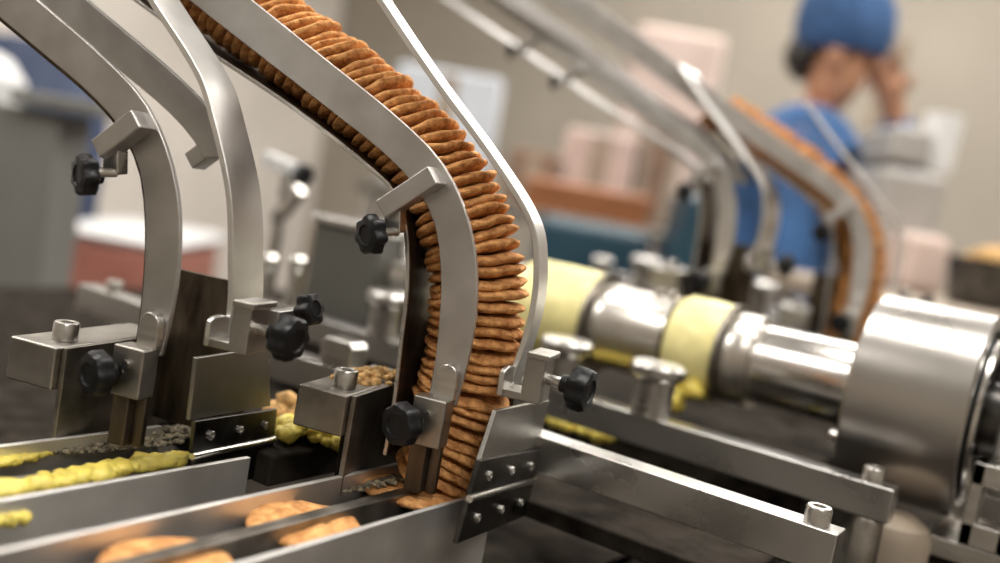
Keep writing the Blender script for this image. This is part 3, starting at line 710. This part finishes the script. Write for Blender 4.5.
# local frame: +x is the direction faced, y across the shoulders, z up
J = {}; V = []; E_ = []; RD = []
def jn(n, p, r, par=None):
    J[n] = len(V); V.append(p); RD.append(r)
    if par: E_.append((J[par], J[n]))
jn('pelvis', (0, 0, .92), (.13, .16)); jn('waist', (.01, 0, 1.06), (.11, .14), 'pelvis'); jn('chest', (.02, 0, 1.26), (.12, .165), 'waist'); jn('collar', (.02, 0, 1.40), (.08, .10), 'chest')
jn('neck', (.03, 0, 1.47), .055, 'collar'); jn('skull', (.055, 0, 1.545), .070, 'neck'); jn('crown', (.050, 0, 1.63), (.088, .080), 'skull'); jn('top', (.04, 0, 1.685), .055, 'crown')
def unit(v): return Vector(v).normalized()
ARM = {'l': ((.02, .18, 1.37), (.20, .20, 1.24), (.215, .13, 1.42), (.185, .085, 1.490), (-.45, -.50, 1)), 'r': ((.02, -.18, 1.37), (.04, -.25, 1.11), (.12, -.23, .98), (.165, -.21, .91), (.5, .2, -1))}
for s, n in ((1, 'l'), (-1, 'r')):
    sh_, el_, fo_, wr_, hd_ = ARM[n]; hd_ = unit(hd_); wr_ = Vector(wr_)
    sd = unit(hd_.cross(Vector((0, 1, 0)) if n == 'l' else Vector((0, 0, 1)))); pal = unit(hd_.cross(sd))
    jn(n + 'sh', sh_, .06, 'collar'); jn(n + 'el', el_, .045, n + 'sh'); jn(n + 'fo', fo_, .036, n + 'el'); jn(n + 'wr', wr_, .027, n + 'fo')
    pc_ = wr_ + hd_ * .055; jn(n + 'pa', pc_, (.036, .020), n + 'wr')
    for k in range(4):
        ln = (.062, .075, .070, .055)[k]; b0 = pc_ + hd_ * .035 + sd * (k - 1.5) * .020
        jn(n + 'k%d' % k, b0, .0095, n + 'pa'); jn(n + 'm%d' % k, b0 + hd_ * ln * .5 + pal * .008, .0088, n + 'k%d' % k); jn(n + 't%d' % k, b0 + hd_ * ln * .85 + pal * .028, .0075, n + 'm%d' % k)
    jn(n + 'th1', pc_ - sd * .042 - hd_ * .005 + pal * .008, .011, n + 'pa'); jn(n + 'th2', pc_ - sd * .052 + hd_ * .025 + pal * .022, .009, n + 'th1')
    jn(n + 'hip', (0, s * .10, .86), .09, 'pelvis'); jn(n + 'kn', (.02, s * .11, .48), .06, n + 'hip'); jn(n + 'an', (0, s * .11, .09), .042, n + 'kn'); jn(n + 'ft', (.11, s * .12, .035), .036, n + 'an'); jn(n + 'toe', (.17, s * .12, .03), .028, n + 'ft')
skin('body', V, E_, RD, 'skin', PE)
# face details are part of the head
fc = MB(); fc.lump((.135, 0, 1.575), .016, 2, .1, 1, (1, .8, 1.5), 1); fc.build('nose', 'skin', PE, smooth=180)
for s in (1, -1):
    MB().lump((.128, s * .030, 1.602), .010, 2, 0, 1, (.6, 1.2, .7), 1).build('eye', 'white', PE, smooth=180)
    MB().lump((.045, s * .083, 1.575), .022, 2, .1, 1, (.8, .35, 1.4), 1).build('ear', 'skin', PE, smooth=180)
MB().lump((.124, 0, 1.525), .016, 2, .1, 1, (.5, 1.6, .5), 1).build('mouth', 'red', PE, smooth=180)
MB().lathe([(.092, 1.588), (.102, 1.598), (.112, 1.645), (.108, 1.695), (.084, 1.742), (.045, 1.765), (0, 1.77)], (.045, 0, 0), (0, 0, 1), 40, lambda a_, k: 1 + .03 * math.sin(9 * a_) + .02 * math.sin(5 * a_ + k)).build('cap', 'cap', PE, smooth=180)
MB().lump((-.030, 0, 1.575), .062, 2, .15, 2, (.7, 1.1, .9), 3).build('hair', 'hair', PE, smooth=180)
cv = {}; CV = []; CE = []; CR = []
def cj(n, p, r, par=None):
    cv[n] = len(CV); CV.append(p); CR.append(r)
    if par: CE.append((cv[par], cv[n]))
cj('pelvis', (0, 0, .92), (.155, .185)); cj('waist', (.01, 0, 1.06), (.14, .17), 'pelvis'); cj('chest', (.02, 0, 1.26), (.15, .195), 'waist'); cj('collar', (.02, 0, 1.41), (.125, .150), 'chest'); cj('neck', (.030, 0, 1.475), .078, 'collar')
for s, n in ((1, 'l'), (-1, 'r')):
    sh_, el_, fo_, wr_, hd_ = ARM[n]
    cj(n + 'sh', sh_, .083, 'collar'); cj(n + 'el', el_, .066, n + 'sh'); cj(n + 'fo', fo_, .055, n + 'el'); cj(n + 'cuff', Vector(fo_).lerp(Vector(wr_), .97), .042, n + 'fo')
    cj(n + 'hip', (0, s * .10, .86), .115, 'pelvis'); cj(n + 'kn', (.02, s * .11, .48), .08, n + 'hip'); cj(n + 'an', (0, s * .11, .10), .062, n + 'kn')
skin('coverall', CV, CE, CR, 'cloth', PE)
